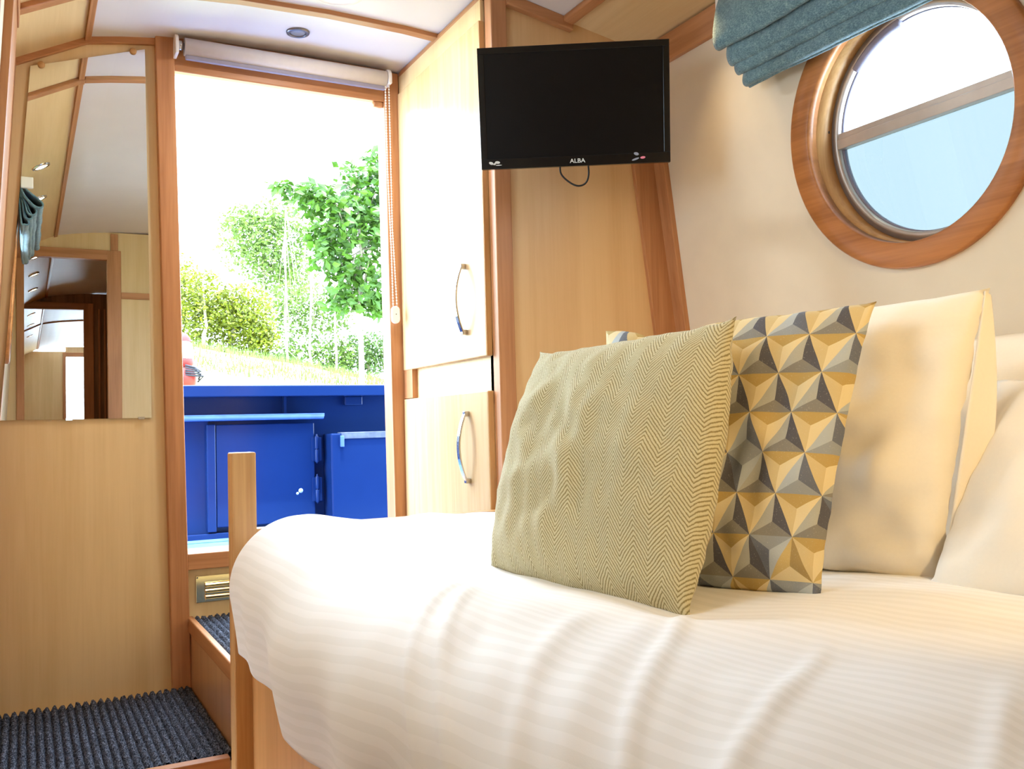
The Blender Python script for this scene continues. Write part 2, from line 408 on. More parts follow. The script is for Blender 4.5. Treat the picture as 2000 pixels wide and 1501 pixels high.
# unseen blue cladding added outside the bulkhead to darken reflections in the locker paint
for x0, x1, z0, z1 in ((-.3, .34, -.46, 1.2), (1.06, 2.2, -.46, 1.2), (.34, 1.06, 1.125, 1.2)):
    S('wall_outside_added', box(x0, x1, D+.041, D+.05, z0, z1), 'blue')
S('trim_14', strip(-.05, .34, D-.014, D, .02, -.018), 'oakx', bevel=.002)
dr = thing('door_1', (.7, D, -.37), None, None, None, 'structure')
def slanted(xa0, xa1, xb0, xb1, y0, y1, z0, z1):
    return MB().hexa([(xa0, y0, z0), (xa1, y0, z0), (xa1, y1, z0), (xa0, y1, z0), (xb0, y0, z1), (xb1, y0, z1), (xb1, y1, z1), (xb0, y1, z1)])
obj('post', slanted(.3565, .405, .3275, .377, 2.672, 2.742, -.692, 1.118), 'oak', dr, bevel=.003)
obj('post', slanted(1.008, 1.055, .997, 1.046, 2.672, 2.742, -.692, 1.118), 'oak', dr, bevel=.003)
obj('lintel', box(.372, 1.0, 2.676, 2.700, 1.022, 1.125), 'oakx', dr, bevel=.003)
obj('catch', box(.965, .998, 2.680, 2.70, 1.006, 1.023), 'oak', dr, bevel=.006)
obj('sill', box(.398, 1.006, 2.674, 2.80, -.372, -.327), 'oakx', dr, bevel=.003)
# ---- rear bulkheads, only seen in the mirror
def bulkhead(y, x0, x1, ztop, mat, tname, zbot=-.87):
    S('wall_back', box(-.16, x0, y-.03, y, -.87, 1.06), mat)
    S('wall_back', box(x1, 1.8, y-.03, y, -.87, 1.12), mat)
    S('wall_back', box(x0, x1, y-.03, y, ztop, 1.12), mat)
    if zbot > -.87: S('wall_back', box(x0, x1, y-.03, y, -.87, zbot), mat)
    t = thing(tname, ((x0+x1)/2, y, -.87), None, None, None, 'structure')
    obj('post', box(x1-.008, x1+.062, y-.035, y+.014, -.87, ztop+.048), 'oak', t, bevel=.002)
    obj('post', box(x0-.03, x0+.006, y-.035, y+.014, -.87, ztop+.048), 'oak', t, bevel=.002)
    obj('lintel', box(x0-.03, x1+.062, y-.035, y+.013, ztop-.004, ztop+.048), 'oakx', t, bevel=.002)
bulkhead(BACK, -.0, .415, .970, 'ash', 'trim_15')
S('trim_16', box(.477, 1.62, BACK, BACK+.012, .755, .790), 'oakx', bevel=.002)
S('trim_17', box(.425, .462, BACK, BACK+.012, 1.018, 1.11), 'oak', bevel=.002)
bulkhead(-2.45, .0, .425, .995, 'oakdark', 'trim_18')
for i, x in enumerate((.52, .56)): S('trim_%d' % (19+i), box(x, x+.012, -2.45, -2.43, -.87, 1.0), 'oak')
bulkhead(YEND, .46, .90, 1.00, 'ash', 'trim_21', .05)
S('trim_22', strip(-.05, 1.5, -4.3, -4.26, .014, -.012), 'oakx')

# ------------------------------------------------------------------ portholes
def porthole(side, name):
    f = rx if side > 0 else (lambda z: lx(z)-.02)
    yc, zc = 1.252, .598
    sl = -.121 if side > 0 else .058
    nrm = Vector((-side, 0, sl*side*1.0)).normalized() if side > 0 else Vector((1, 0, -.058)).normalized()
    if side > 0: nrm = Vector((-1, 0, -.121)).normalized()
    c = Vector((f(zc), yc, zc))
    t = thing(name, tuple(c), None, None, None, 'structure')
    P = lambda prof, off, seg=96: MB().lathe(prof, c, nrm, seg, closed=True)
    # heights run along nrm, into the room
    obj('timber_surround', P([(.2435, -.012), (.2435, .013), (.247, .0155), (.293, .0155), (.2975, .012), (.2975, -.012)], 0), wood('porthole oak', (190, 124, 70), (150, 92, 48), 1, .35, .4), t)
    obj('lining', P([(.2445, -.10), (.2445, -.010), (.262, -.010), (.262, -.10)], 0), 'lightpost' if side > 0 else 'oak', t)
    obj('window_frame', P([(.2235, -.088), (.2235, -.062), (.227, -.058), (.234, -.058), (.236, -.063), (.2445, -.063), (.2445, -.088)], 0), 'satin', t)
    obj('gasket', P([(.2215, -.084), (.2215, -.072), (.2255, -.072), (.2255, -.084)], 0), 'greybar', t)
    q = nrm.to_track_quat('Z', 'Y')
    up = (Vector((0, 0, 1))-nrm*nrm.z).normalized(); lat = up.cross(nrm)
    def loc(a, bb, hgt): return c+lat*a+up*bb+nrm*hgt
    def disc(lo, hi, hgt, th):
        pts = []; n = 48; r = .2225
        for k in range(n):
            a = 2*PI*k/n; pts.append((r*math.cos(a), min(max(r*math.sin(a), lo), hi)))
        vs = [loc(a, bb, hgt) for a, bb in pts]+[loc(a, bb, hgt-th) for a, bb in pts]
        mb = MB(); mb.add(vs, [tuple(range(n)), tuple(range(n, 2*n))[::-1]]+[(i, n+i, n+(i+1) % n, (i+1) % n) for i in range(n)])
        return mb
    obj('upper_pane', disc(.026, .3, -.074, .003), 'glass', t)
    obj('lower_pane', disc(-.3, .014, -.078, .003), 'tint' if side > 0 else 'glass', t, label='lower pane with a pale blue tint' if side > 0 else None)
    tb = MB()
    hw = .2235
    for z0, z1, h0, h1 in ((.004, .026, -.085, -.056), (.026, .040, -.085, -.063)):
        tb.hexa([loc(-hw, z0, h0), loc(hw, z0, h0), loc(hw, z0, h1), loc(-hw, z0, h1), loc(-hw, z1, h0), loc(hw, z1, h0), loc(hw, z1, h1), loc(-hw, z1, h1)])
    obj('transom', tb, 'satin', t, bevel=.0015)
    if side > 0:
        hp = MB(); a0 = 2.05
        for a0, a1 in ((.62, .95),):
            pts = [loc(.214*math.cos(PI-a*1.0-0.0)*1, .214*math.sin(a), -.06) for a in [PI/2-.55+.09*i for i in range(7)]]
        ang = [PI*.5+ .12 + .09*i for i in range(8)]
        pts = [loc(-lat.y*.219*math.cos(a) if False else .219*math.cos(a), .219*math.sin(a), -.062) for a in ang]
        hp.tube(pts, .010, 8)
        obj('catch', hp, 'greybar', t)
        obj('screw', MB().lathe([(0, .004), (.004, .003), (.005, 0)], loc(-.2425*1, .05, -.055) if lat.y < 0 else loc(-.2425, .05, -.055), nrm, 10), 'rubber', t)
    return t
porthole(1, 'window_1'); porthole(-1, 'window_2')

# ------------------------------------------------------------------ built-in furniture
# wardrobe
wd = thing('wardrobe', (1.30, 2.38, -.87), 'pale ash built-in wardrobe with two stacked doors between bed and doorway', 'wardrobe')
obj('end_panel', MB().prism([(1.066, -.87), (1.66, -.87), (1.60, 1.035), (1.29, 1.088), (1.066, 1.128)], 1, W, W+.018), wood('end panel ash', (218, 180, 130), (204, 162, 112), 2, .42, .35, fine=.6, contrast=.6), wd, label='end panel behind the television')
obj('face_frame', MB().box(1.058, 1.075, W+.018, 2.672, -.87, -.60).box(1.058, 1.075, W+.018, 2.672, .06, .22).box(1.058, 1.075, W+.018, 2.672, 1.03, 1.115).box(1.058, 1.075, W+.018, 2.10, -.87, 1.115).box(1.058, 1.075, 2.63, 2.672, -.87, 1.115), 'ash', wd)
obj('carcass', box(1.075, 1.60, W+.018, 2.672, -.87, 1.03), 'ash', wd)
obj('corner_post', box(1.055, 1.101, W-.016, W+.022, -.87, 1.112), 'oak', wd, bevel=.003)
obj('filler_strip', box(1.042, 1.058, 2.600, 2.668, .094, .183), 'oak', wd)
obj('frieze', box(1.047, 1.058, 2.088, 2.672, 1.03, 1.112), 'ash', wd)
obj('cornice', strip(1.045, 1.060, W-.016, 2.672, .016, -.018), 'oaky', wd, bevel=.005)
def cup_door(z0, z1, hz):
    d = obj('door', box(1.040, 1.058, 2.088, 2.668, z0, z1), 'ashdoor', wd, bevel=.002)
    obj('edge_lipping', box(1.0405, 1.0575, 2.0855, 2.0885, z0+.001, z1-.001), 'lightpost', d, bevel=.001)
    yh = 2.205; zs = [hz-.092+.184*i/12 for i in range(13)]
    bow = MB(); pts = []
    for i, z in enumerate(zs):
        tt = (i/12-.5)*2; pts.append((1.040-.012-.021*(1-tt*tt), yh, z))
    vs = []; fs = []
    for i, (x, y, z) in enumerate(pts):
        hw = .0085; th = .005
        vs += [(x, y-hw, z), (x, y+hw, z), (x+th, y+hw, z), (x+th, y-hw, z)]
    for i in range(12):
        a = i*4
        for k in range(4): fs.append((a+k, a+(k+1) % 4, a+4+(k+1) % 4, a+4+k))
    fs += [(3, 2, 1, 0), (48, 49, 50, 51)]
    bow.add(vs, fs)
    for z in (hz-.088, hz+.088): bow.box(1.026, 1.040, yh-.007, yh+.007, z-.007, z+.007)
    obj('handle', bow, 'chrome', d, bevel=.0015, label='bowed chrome handle')
cup_door(.181, 1.049, .340)
cup_door(-.60, .092, -.052)

# step box in front of the doorway
st = thing('step_box', (.73, 2.37, -.87), 'carpeted wooden step box below the doorway sill', 'step')
obj('side_panel', box(.404, .418, 2.055, 2.70, -.87, -.515), wood('step side veneer', (196, 150, 110), (178, 132, 94), 2, .3, .5, .2, fine=.6), st)
obj('front_panel', box(.418, 1.036, 2.055, 2.072, -.87, -.515), 'ash', st)
obj('nosing', box(.398, .414, 2.050, 2.695, -.540, -.500), 'oaky', st, bevel=.003)
obj('tread_board', box(.412, 1.036, 2.06, 2.695, -.530, -.512), 'ashx', st)
def ribs(x0, x1, y0, y1, z, pitch, hgt):
    n = int(round((x1-x0)/pitch)); pitch = (x1-x0)/n; ny = 150
    prof = [(0, 0), (.1, .35), (.3, .95), (.5, 1.0), (.7, .95), (.9, .35)]
    mb = MB(); cols = [(x0+(i+a)*pitch, hh) for i in range(n) for a, hh in prof]+[(x1, 0)]
    rr = random.Random(3); nc = len(cols); vs = []
    for j in range(ny+1):
        y = y0+(y1-y0)*j/ny
        for k, (x, hh) in enumerate(cols):
            jit = rr.uniform(-1, 1)
            vs.append((x+rr.uniform(-1, 1)*pitch*.09, y, z+hgt*hh*(1+.26*jit)))
    fs = [(j*nc+k, j*nc+k+1, (j+1)*nc+k+1, (j+1)*nc+k) for j in range(ny) for k in range(nc-1)]
    mb.add(vs, fs, True)
    # skirt
    mb.box(x0, x1, y0+.0005, y1-.0005, z-.006, z+.0005)
    return mb
obj('step_carpet', ribs(.4145, 1.034, 2.058, 2.690, -.511, .0178, .009), 'carpet', st, label='ribbed charcoal carpet')
obj('landing_carpet', ribs(-.085, .403, 2.078, 2.672, -.697, .0180, .013), 'carpet', None,
    label='ribbed charcoal carpet on the low landing under the mirror', cat='carpet')
S('trim_23', box(-.10, .388, 2.048, 2.077, -.735, -.686), 'oakx', bevel=.003)

# louvred vent
vt = thing('louvre_vent', (.52, 2.695, -.466), 'polished brass louvred vent plate on the riser below the doorway', 'vent')
obj('plate', box(.423, .64, 2.694, 2.699, -.466, -.393), 'brass', vt, bevel=.001)
for i in range(3):
    z = -.4175-.0165*i
    lm = MB(); n = 10; vs = []
    for k in range(n+1):
        a = PI*k/n
        vs += [(.447, 2.694-.010*math.sin(a)*1.0, z-.006*math.cos(a)), (.628, 2.694-.010*math.sin(a), z-.006*math.cos(a))]
    lm.add(vs, [(2*k, 2*k+1, 2*k+3, 2*k+2) for k in range(n)]+[tuple(range(0, 2*n+2, 2)), tuple(range(1, 2*n+2, 2))[::-1]], False)
    lm.box(.4475, .6275, 2.690, 2.6938, z-.0105, z-.0065)
    obj('louvre', lm, 'brass', vt)
for x in (.4265, .636): obj('screw', MB().lathe([(0, .0012), (.0022, .0008), (.0025, 0)], (x, 2.694, -.397), (0, -1, 0), 10), 'greyring', vt)

# bed: post, footboard, side
bd = thing('bed', (1.0, 1.0, -.87), 'fitted bed with oak corner post and ash side panel under white bedding', 'bed')
obj('post', box(.3885, .4395, 1.998, 2.046, -.87, -.040), 'lightpost', bd, bevel=.004, seg=3)
obj('foot_rail', box(.4395, 1.056, 2.010, 2.044, -.242, -.204), 'lightpost', bd, bevel=.003)
obj('foot_panel', box(.4395, 1.056, 2.022, 2.040, -.87, -.242), 'ash', bd)
obj('side_panel', box(.425, .440, -.04, 1.998, -.87, -.36), wood('bed side ash', (214, 160, 100), (196, 142, 84), 2, .42, .35, fine=.6), bd)
obj('mattress', box(.455, 1.58, -.04, 2.005, -.50, -.315), 'cotton', bd, bevel=.03, seg=4)

# ------------------------------------------------------------------ bedding
def sm(a, b_, x):
    t = min(max((x-a)/(b_-a), 0), 1); return t*t*(3-2*t)
def gauss(x, m_, s_): return math.exp(-((x-m_)/s_)**2)
XI, YI = .500, 1.865            # inner rectangle where the duvet lies flat
def top_z(x, y):
    z = -.250
    z += .060*sm(1.40, 1.90, y)*(1-.12*sm(.7, 1.1, x))          # puffed up at the foot
    z += .022*gauss(x, .52, .10)*sm(.5, 1.2, y)                 # rolled rim along the corridor
    z -= .022*gauss(x, .615, .08)*gauss(y, 1.66, .16)            # hollow behind the rim
    z -= .020*gauss(x, .80, .07)*gauss(y, 1.02, .10)            # dent under the cushion corner
    z += .014*gauss(x, 1.02, .14)*gauss(y, .75, .16)
    z += .010*noise.noise(Vector((x*5, y*4, 3.1)))+.004*noise.noise(Vector((x*14, y*10, 7.7)))
    return z
RMAX = .345
def hz_(r):   # r arc length past the inner edge -> (outward, drop)
    R0 = .138
    a = r/R0
    if a < 1.75: return R0*math.sin(a), R0*(1-math.cos(a))*1.0
    o, d_ = R0*math.sin(1.75), R0*(1-math.cos(1.75))*1.0
    return o-.18*(r-R0*1.75), d_+(r-R0*1.75)*.98
RIDGES = ((.70, 1.02, .014, .0085, .80), (.775, .90, .030, .0060, .72), (.365, .60, .012, .0070, .80), (.560, .66, .012, .0080, .76),
          (1.105, 1.55, .014, .0095, .57), (1.165, 1.30, .013, .0085, .58), (1.02, 1.3, .035, -.0050, .56), (.87, 1.0, .020, .0065, .64), (.62, .9, .030, -.0040, .62), (1.45, .5, .05, .006, .60))
def ridges(xe, y):
    return .62*sum(am*gauss(y, y0+k*(xe-.5), wd)*sm(xm+.06, xm-.10, xe) for y0, k, wd, am, xm in RIDGES)
def duvet(s, t):
    # s 0..1 from the corridor hem to the wall side, t 0..1 from head to foot hem
    U = -RMAX+ s*(RMAX+1.10); V = -.03+t*(.03+YI+.20)
    ex, ey = max(-U, 0), max(V-YI, 0)
    x = max(U, 0)+XI; y = min(V, YI)
    rd = math.hypot(ex, ey); r = max(ex, ey); z = top_z(x, y)
    if r > 0:
        n = Vector((-ex, ey))/rd
        o, d_ = hz_(r)
        hang = sm(.10, .30, r)
        # soft vertical folds on the hanging side
        fold = .012*math.sin(y*17+.8)*hang+.020*noise.noise(Vector((y*6.0, r*3, 1.3)))*hang
        fold += 0
        fold += 0
        fold += .014*gauss(y, 1.75, .05)*hang*sm(0, .12, r)
        o += fold
        d_ *= 1+.03*noise.noise(Vector((y*3, 0, 5)))
        d_ += .10*sm(1.02, .90, y)*sm(.15, .33, r)
        an = min(r/.138, 1.6); rg_ = ridges(XI+U, y)
        o += rg_*math.sin(an); z += rg_*math.cos(an)
        x += n.x*o; y += n.y*o*.9; z -= d_
    else:
        z += ridges(XI+U, y)
    return (min(x, 1.585), min(y, 1.996), z)
dv = MB(); dv.grid(210, 300, duvet, True, lambda s, t: (-RMAX+s*(RMAX+1.10), -.03+t*(.03+YI+.20)))
obj('duvet', dv, 'duvet', None, label='white satin striped duvet draped over the bed and hanging to the corridor', cat='duvet', solid=.006)

def puff(P, T, nu, nv, pinch=.05, seed=0, p=2.6, q=.55, wr=.004, size=(.43, .43), crush=0.0, sag=0.0, belly=0.0):
    TL, TR, BR, BL = [Vector(v) for v in P]
    nrm = ((TR-TL).cross(BL-TL)+(BR-TR).cross(TL-TR)*0).normalized()
    ctr = (TL+TR+BR+BL)/4
    if nrm.dot(-ctr) < 0: nrm = -nrm          # towards the eye
    mb = MB()
    def pt(s, t, side):
        a, c = 2*s-1, 2*t-1
        ear = .014*(abs(a)*abs(c))**14*(1 if pinch < 0 else .4)/.4
        s2 = .5+.5*a*(1-pinch*(1-c*c)+ear); t2 = .5+.5*c*(1-abs(pinch)*.5*(1-a*a)+ear)
        base = TL*(1-s2)*(1-t2)+TR*s2*(1-t2)+BR*s2*t2+BL*(1-s2)*t2
        base = base - Vector((0, 0, sag*gauss(s, .27, .11)*(1-t)**3))
        base = base - Vector((0, 0, belly*(1-a*a)*t**3))
        th = max((1-abs(a)**p)*(1-abs(c)**p), 0)**q
        th *= 1+crush*(t-.5)
        n = noise.noise(Vector((s*5+seed, t*5, side*3.3)))*wr*4*th+noise.noise(Vector((s*13+seed, t*9, side*7)))*wr*1.6*(.25+th)
        edge = (1-th)*wr*1.3*noise.noise(Vector((s*16+seed, t*16, 2.2)))
        return base+nrm*(side*T*.5*th+n*(1 if side > 0 else -1)*th+edge)
    for side in (1, -1):
        mb.grid(nu, nv, lambda s, t: pt(s, t, side), True, lambda s, t: (s*size[0], t*size[1]), side < 0)
    return mb
PA = ((1.095, 1.60, .168), (1.258, .865, .182), (1.195, .916, -.254), (1.10, 1.60, -.25))
pa = thing('pillow', (1.16, 1.2, -.25), 'big white pillow standing upright behind the patterned cushion', 'pillow', 'white pillows along the cabin side')
obj('pillowcase', puff(PA, .17, 60, 44, .02, 3, 3.0, .5, .010, (.7, .45)), 'cotton', pa, weld=True)
# the open end of the pillowcase: a loose double hem that stands past the pillow
def flap(s, t):
    a = Vector((1.258, .866, .181)).lerp(Vector((1.195, .914, -.250)), t)
    b0 = Vector((1.272, .868, .176)).lerp(Vector((1.235, .908, -.252)), t)
    p_ = a.lerp(b0, s); bulge = math.sin(PI*t)
    return p_+Vector((.010*math.sin(PI*s)*bulge+.022*s*bulge, -.016*s*bulge*(1-t*.5), .003*noise.noise(Vector((s*4, t*6, 1)))))
fm = MB(); fm.grid(14, 30, flap, True); obj('open_hem', fm, 'cotton', pa, solid=.003)
puB = ((1.395, .945, .05), (1.36, .25, .06), (1.13, .20, -.245), (1.145, .905, -.258))
pb = thing('pillow', (1.3, .55, -.25), 'white pillow leaning back low at the right picture edge', 'pillow', 'white pillows along the cabin side')
obj('pillowcase', puff(puB, .13, 50, 36, .03, 11, 2.8, .5, .006, (.7, .45)), 'cotton', pb, weld=True)
puC = ((1.535, 1.52, .13), (1.535, .60, .150), (1.50, .58, -.255), (1.50, 1.52, -.255))
pc = thing('pillow', (1.47, 1.0, -.25), 'white pillow upright against the cabin wall, rearmost in the corner', 'pillow', 'white pillows along the cabin side')
obj('pillowcase', puff(puC, .14, 50, 36, .03, 21, 2.8, .5, .006, (.7, .45)), 'cotton', pc, weld=True)
obj('cushion', puff(((.917, 1.36, .163), (1.116, .947, .168), (.984, .952, -.250), (.830, 1.350, -.254)), .11, 70, 70, .035, 31, 2.8, .5, .006, (.43, .43), sag=.03, belly=.006), 'tetra', None, weld=True,
    label='scatter cushion printed with grey and mustard pyramids', cat='cushion', group='scatter cushions')
obj('cushion', puff(((.856, 1.485, .131), (.929, 1.046, .146), (.806, 1.021, -.266), (.731, 1.464, -.245)), .165, 80, 80, -.055, 41, 2.4, .52, .005, (.44, .43), belly=.020), 'herring', None, weld=True,
    label='beige herringbone cushion at the front of the pillows', cat='cushion', group='scatter cushions')

# ------------------------------------------------------------------ television
tv = thing('television', (1.139, 1.795, .60), 'flat black television on the wardrobe end panel', 'television')
Tc = Vector((1.139, 1.795, .745))
Ra = Vector((.854, -.520, -.001)).normalized(); Ua = Vector((-.099, -.164, .982)); Ua = (Ua-Ra*Ua.dot(Ra)).normalized(); Na = Ra.cross(Ua)   # right, up, towards viewer
if Na.dot(-Tc) < 0: Na = -Na
def tp(a, c, n): return Tc+Ra*a+Ua*c+Na*n
def tbox(mb, a0, a1, c0, c1, n0, n1):
    return mb.hexa([tp(a0, c0, n0), tp(a1, c0, n0), tp(a1, c0, n1), tp(a0, c0, n1), tp(a0, c1, n0), tp(a1, c1, n0), tp(a1, c1, n1), tp(a0, c1, n1)])
hw, hh = .2225, .1385
fr = MB(); bz = .015
tbox(fr, -hw, hw, hh-bz, hh, -.022, .0); tbox(fr, -hw, hw, -hh, -hh+.024, -.022, .0); tbox(fr, -hw, -hw+bz, -hh+.024, hh-bz, -.022, .0); tbox(fr, hw-bz, hw, -hh+.024, hh-bz, -.022, .0)
tbox(fr, -hw+.002, hw-.002, -hh+.002, hh-.002, -.024, -.008)
obj('bezel', fr, 'blackgloss', tv, bevel=.001)
obj('screen', tbox(MB(), -hw+bz, hw-bz, -hh+.024, hh-bz, -.0075, -.002), 'screen', tv)
obj('rear_housing', tbox(tbox(MB(), -hw+.01, hw-.01, -hh+.006, hh-.01, -.035, -.024), -.15, .15, -.11, .08, -.058, -.035), 'greybar', tv, bevel=.006)
arm = MB(); tbox(arm, -.05, .05, -.05, .05, -.070, -.058); obj('mount_plate', arm, 'rubber', tv)
p0 = tp(0, 0, -.07); obj('mount_arm', MB().tube([p0, (1.22, 1.98, .75), (1.24, 2.055, .75)], .016, 10), 'rubber', tv)
cb = MB(); pts = [tp(-.035, -.12, -.05), tp(-.035, -.150, -.052), tp(-.015, -.172, -.05), tp(.006, -.182, -.045), tp(.024, -.176, -.045), tp(.032, -.155, -.048), tp(.030, -.12, -.05)]
def spline(P, k=8):
    P = [Vector(p) for p in P]; out = []
    for i in range(len(P)-1):
        a, b_, c, d_ = P[max(i-1, 0)], P[i], P[i+1], P[min(i+2, len(P)-1)]
        for j in range(k):
            t = j/k; out.append(.5*((2*b_)+(c-a)*t+(2*a-5*b_+4*c-d_)*t*t+(3*b_-a-3*c+d_)*t**3))
    return out+[P[-1]]
obj('cable', MB().tube(spline(pts), .0022, 8), 'rubber', tv)
def text(body, size, a, c, mat, nm, bold=.0, sx=1.0):
    cu = bpy.data.curves.new(nm, 'FONT'); cu.body = body; cu.size = size; cu.align_x = 'CENTER'; cu.align_y = 'CENTER'; cu.offset = bold; cu.extrude = .0002
    to = bpy.data.objects.new('tmp', cu); COL.objects.link(to); bpy.context.view_layer.update()
    me = bpy.data.meshes.new_from_object(to.evaluated_get(bpy.context.evaluated_depsgraph_get())); bpy.data.objects.remove(to)
    o = bpy.data.objects.new(nm, me); COL.objects.link(o); me.materials.clear(); me.materials.append(M[mat])
    org = ORG[tv.name]
    for v in me.vertices: v.co = tp(a+v.co.x*sx, c+v.co.y, .0004+v.co.z)-org
    o.parent = tv; return o
text('ALBA', .0135, .005, -hh+.0115, 'print', 'brand_lettering', .00012, 1.12)
def blob(nm, a, c, ra, rc, mat, rot=0.0):
    n = 16; mb = MB(); pts = []
    for k in range(n):
        t = 2*PI*k/n; x, y = ra*math.cos(t), rc*math.sin(t); pts.append((a+x*math.cos(rot)-y*math.sin(rot), c+x*math.sin(rot)+y*math.cos(rot)))
    mb.add([tp(x, y, .0005) for x, y in pts]+[tp(x, y, -.0005) for x, y in pts], [tuple(range(n))]+[(i, n+i, n+(i+1) % n, (i+1) % n) for i in range(n)])
    obj(nm, mb, mat, tv)
lg = MB()
for a, c, ra, rc, rot in ((-.199, -hh+.014, .0055, .0032, -.35), (-.1905, -hh+.0125, .004, .0022, .6), (-.184, -hh+.0155, .006, .0030, -.1), (-.1815, -hh+.009, .0075, .0011, 0)):
    n = 14; pts = [(a+ra*math.cos(2*PI*k/n)*math.cos(rot)-rc*math.sin(2*PI*k/n)*math.sin(rot), c+ra*math.cos(2*PI*k/n)*math.sin(rot)+rc*math.sin(2*PI*k/n)*math.cos(rot)) for k in range(n)]
    lg.add([tp(x, y, .0006) for x, y in pts]+[tp(x, y, -.0004) for x, y in pts], [tuple(range(n))]+[(i, n+i, n+(i+1) % n, (i+1) % n) for i in range(n)])
obj('corner_logo', lg, 'print', tv)
blob('bezel_mark', .143, -hh+.022, .006, .0035, 'greyp', -.3); blob('bezel_mark', .141, -hh+.010, .009, .0022, 'greyp', .3); blob('bezel_mark', .158, -hh+.013, .006, .0028, 'pink', .1)  # small grey and pink ovals laid flat on the lower bezel

# ------------------------------------------------------------------ mirror
mi = thing('wall_mirror', (.13, 2.695, .05), 'frameless mirror with a slanting top edge screwed beside the doorway', 'mirror')
mp = [(-.0525, .050), (.3115, .050), (.3025, 1.077), (.0195, .984)]
obj('glass', MB().prism(mp, 1, 2.694, 2.698), 'mirror', mi)
for x, z in ((.045, .9905), (.272, 1.0655)): obj('clip', MB().lathe([(0, .006), (.007, .006), (.009, .004), (.009, 0)], (x, 2.694, z), (0, -1, 0), 16), 'lightpost', mi)
for x, z in ((.285, .0505), (.107, .0505)): obj('clip', MB().box(x-.008, x+.008, 2.690, 2.6945, z-.004, z+.0025), 'chrome', mi)

# ------------------------------------------------------------------ roller blind over the doorway
rb = thing('roller_blind', (.69, 2.645, 1.05), 'rolled-up white roller blind over the doorway', 'blind')
obj('fabric_roll', MB().lathe([(0, 0), (.0245, 0), (.0245, .592), (0, .592)], (.400, 2.645, 1.082), (1, 0, 0), 28, True), 'bluelight', rb)
rb.children[0].data.polygons.foreach_set('use_smooth', [abs(p_.normal.x) < .5 for p_ in rb.children[0].data.polygons])
obj('bottom_bar', box(.402, .990, 2.638, 2.652, 1.046, 1.060), 'greybar', rb, bevel=.004)
obj('end_pin', MB().lathe([(0, 0), (.014, 0), (.014, .012), (.009, .013), (.009, .02)], (.382, 2.645, 1.083), (1, 0, 0), 16), 'chrome', rb)
def bracket(x0, x1, top, bot):
    poly = []
    for k in range(9): a = PI*k/8; poly.append((2.645-.026*math.cos(a)*1.0, top-.026+.026*math.sin(a)))
    poly += [(2.671, bot), (2.619, bot)]
    return MB().prism(poly, 0, x0, x1)
obj('bracket', bracket(.3735, .3825, 1.112, 1.053), 'white', rb, bevel=.002)
obj('bracket', bracket(.994, 1.006, 1.112, 1.062), 'white', rb, bevel=.003)
ch = MB()
def beads(P, mb):
    acc = 0; step = .0085; last = None; P = [Vector(p) for p in P]
    for a, b_ in zip(P, P[1:]):
        L = (b_-a).length; n = max(int(L/step), 1)
        for i in range(n):
            c = a.lerp(b_, i/n)
            mb.lathe([(0, -.0027), (.0019, -.0019), (.0027, 0), (.0019, .0019), (0, .0027)], c, (0, 0, 1), 6)
    mb.tube(P, .0009, 5)
beads([(.990, 2.640, 1.065), (.992, 2.641, .80), (1.000, 2.644, .55), (1.003, 2.646, .376)], ch)
beads([(1.000, 2.636, 1.065), (1.002, 2.637, .62), (1.010, 2.641, .46), (1.015, 2.645, .376)], ch)
obj('bead_chain', ch, 'white', rb)
wt = MB(); wt.prism([(1.009+.0135*math.cos(a)+0, .3505+(.0135*math.sin(a))+(.0135 if math.sin(a) > 0 else -.0135)) for a in [2*PI*k/24 for k in range(24)]], 1, 2.638, 2.650)
cw = obj('chain_weight', wt, 'white', rb, bevel=.003)
obj('screw', MB().lathe([(0, .001), (.002, .0006), (.002, 0)], (1.009, 2.638, .352), (0, -1, 0), 8), 'greyring', cw)

# ------------------------------------------------------------------ roman blinds
def roman(side, label):
    # cross-section of each fold, drawn on the right-hand side and mirrored for the left
    t = thing('roman_blind', (1.49 if side > 0 else .02, 1.2, .80), label, 'blind', 'teal roman blinds over the portholes')
    y0, y1 = .80, 1.655
    layers = [
        ([(1.530, 1.035), (1.490, 1.030), (1.462, .985), (1.448, .92), (1.450, .886), (1.462, .878), (1.480, .895), (1.496, .94), (1.502, .99)], .0),
        ([(1.512, .98), (1.486, .915), (1.470, .862), (1.473, .840), (1.486, .838), (1.500, .862), (1.508, .93)], -.020),
        ([(1.514, .97), (1.496, .88), (1.482, .834), (1.485, .816), (1.497, .815), (1.508, .835), (1.514, .93)], -.030),
        ([(1.520, .98), (1.506, .85), (1.494, .800), (1.496, .786), (1.507, .785), (1.516, .80), (1.522, .97)], -.044)]
    for li, (sec, dy) in enumerate(layers):
        pr = spline([(a, 0, c) for a, c in sec], 5); n = 60; mb = MB()
        def fn(s, u):
            k = u*(len(pr)-1); i = min(int(k), len(pr)-2); f_ = k-i; p_ = pr[i].lerp(pr[i+1], f_)
            y = (y1+dy)+(y0-y1)*s
            wv = .004*noise.noise(Vector((y*7, u*2+li*3, 1)))+.0022*noise.noise(Vector((y*26, u*5, li)))
            x = p_.x+wv; z = p_.z+.006*noise.noise(Vector((y*5, li*2.0, 4)))*(u*(1-u)*4)
            if side < 0: z = .79+(z-.79)*.60; x = (1.525-x)*(1-.72*sm(.85, .925, z))-.012
            return (x, y, z)
        mb.grid(n, len(pr)*2, fn, True)
        if li == 0: obj('fold', mb, 'teal', t, solid=.005)
        else: obj('fold', mb, 'teal', t, solid=.005)
    bx = 1.50 if side > 0 else .015
    bz_ = .985 if side > 0 else .905
    obj('chain_bracket', MB().box(bx-.02, bx+.02, y1+.012, y1+.030, bz_, bz_+.04), 'white', t, bevel=.003)
    if side < 0:
        pass
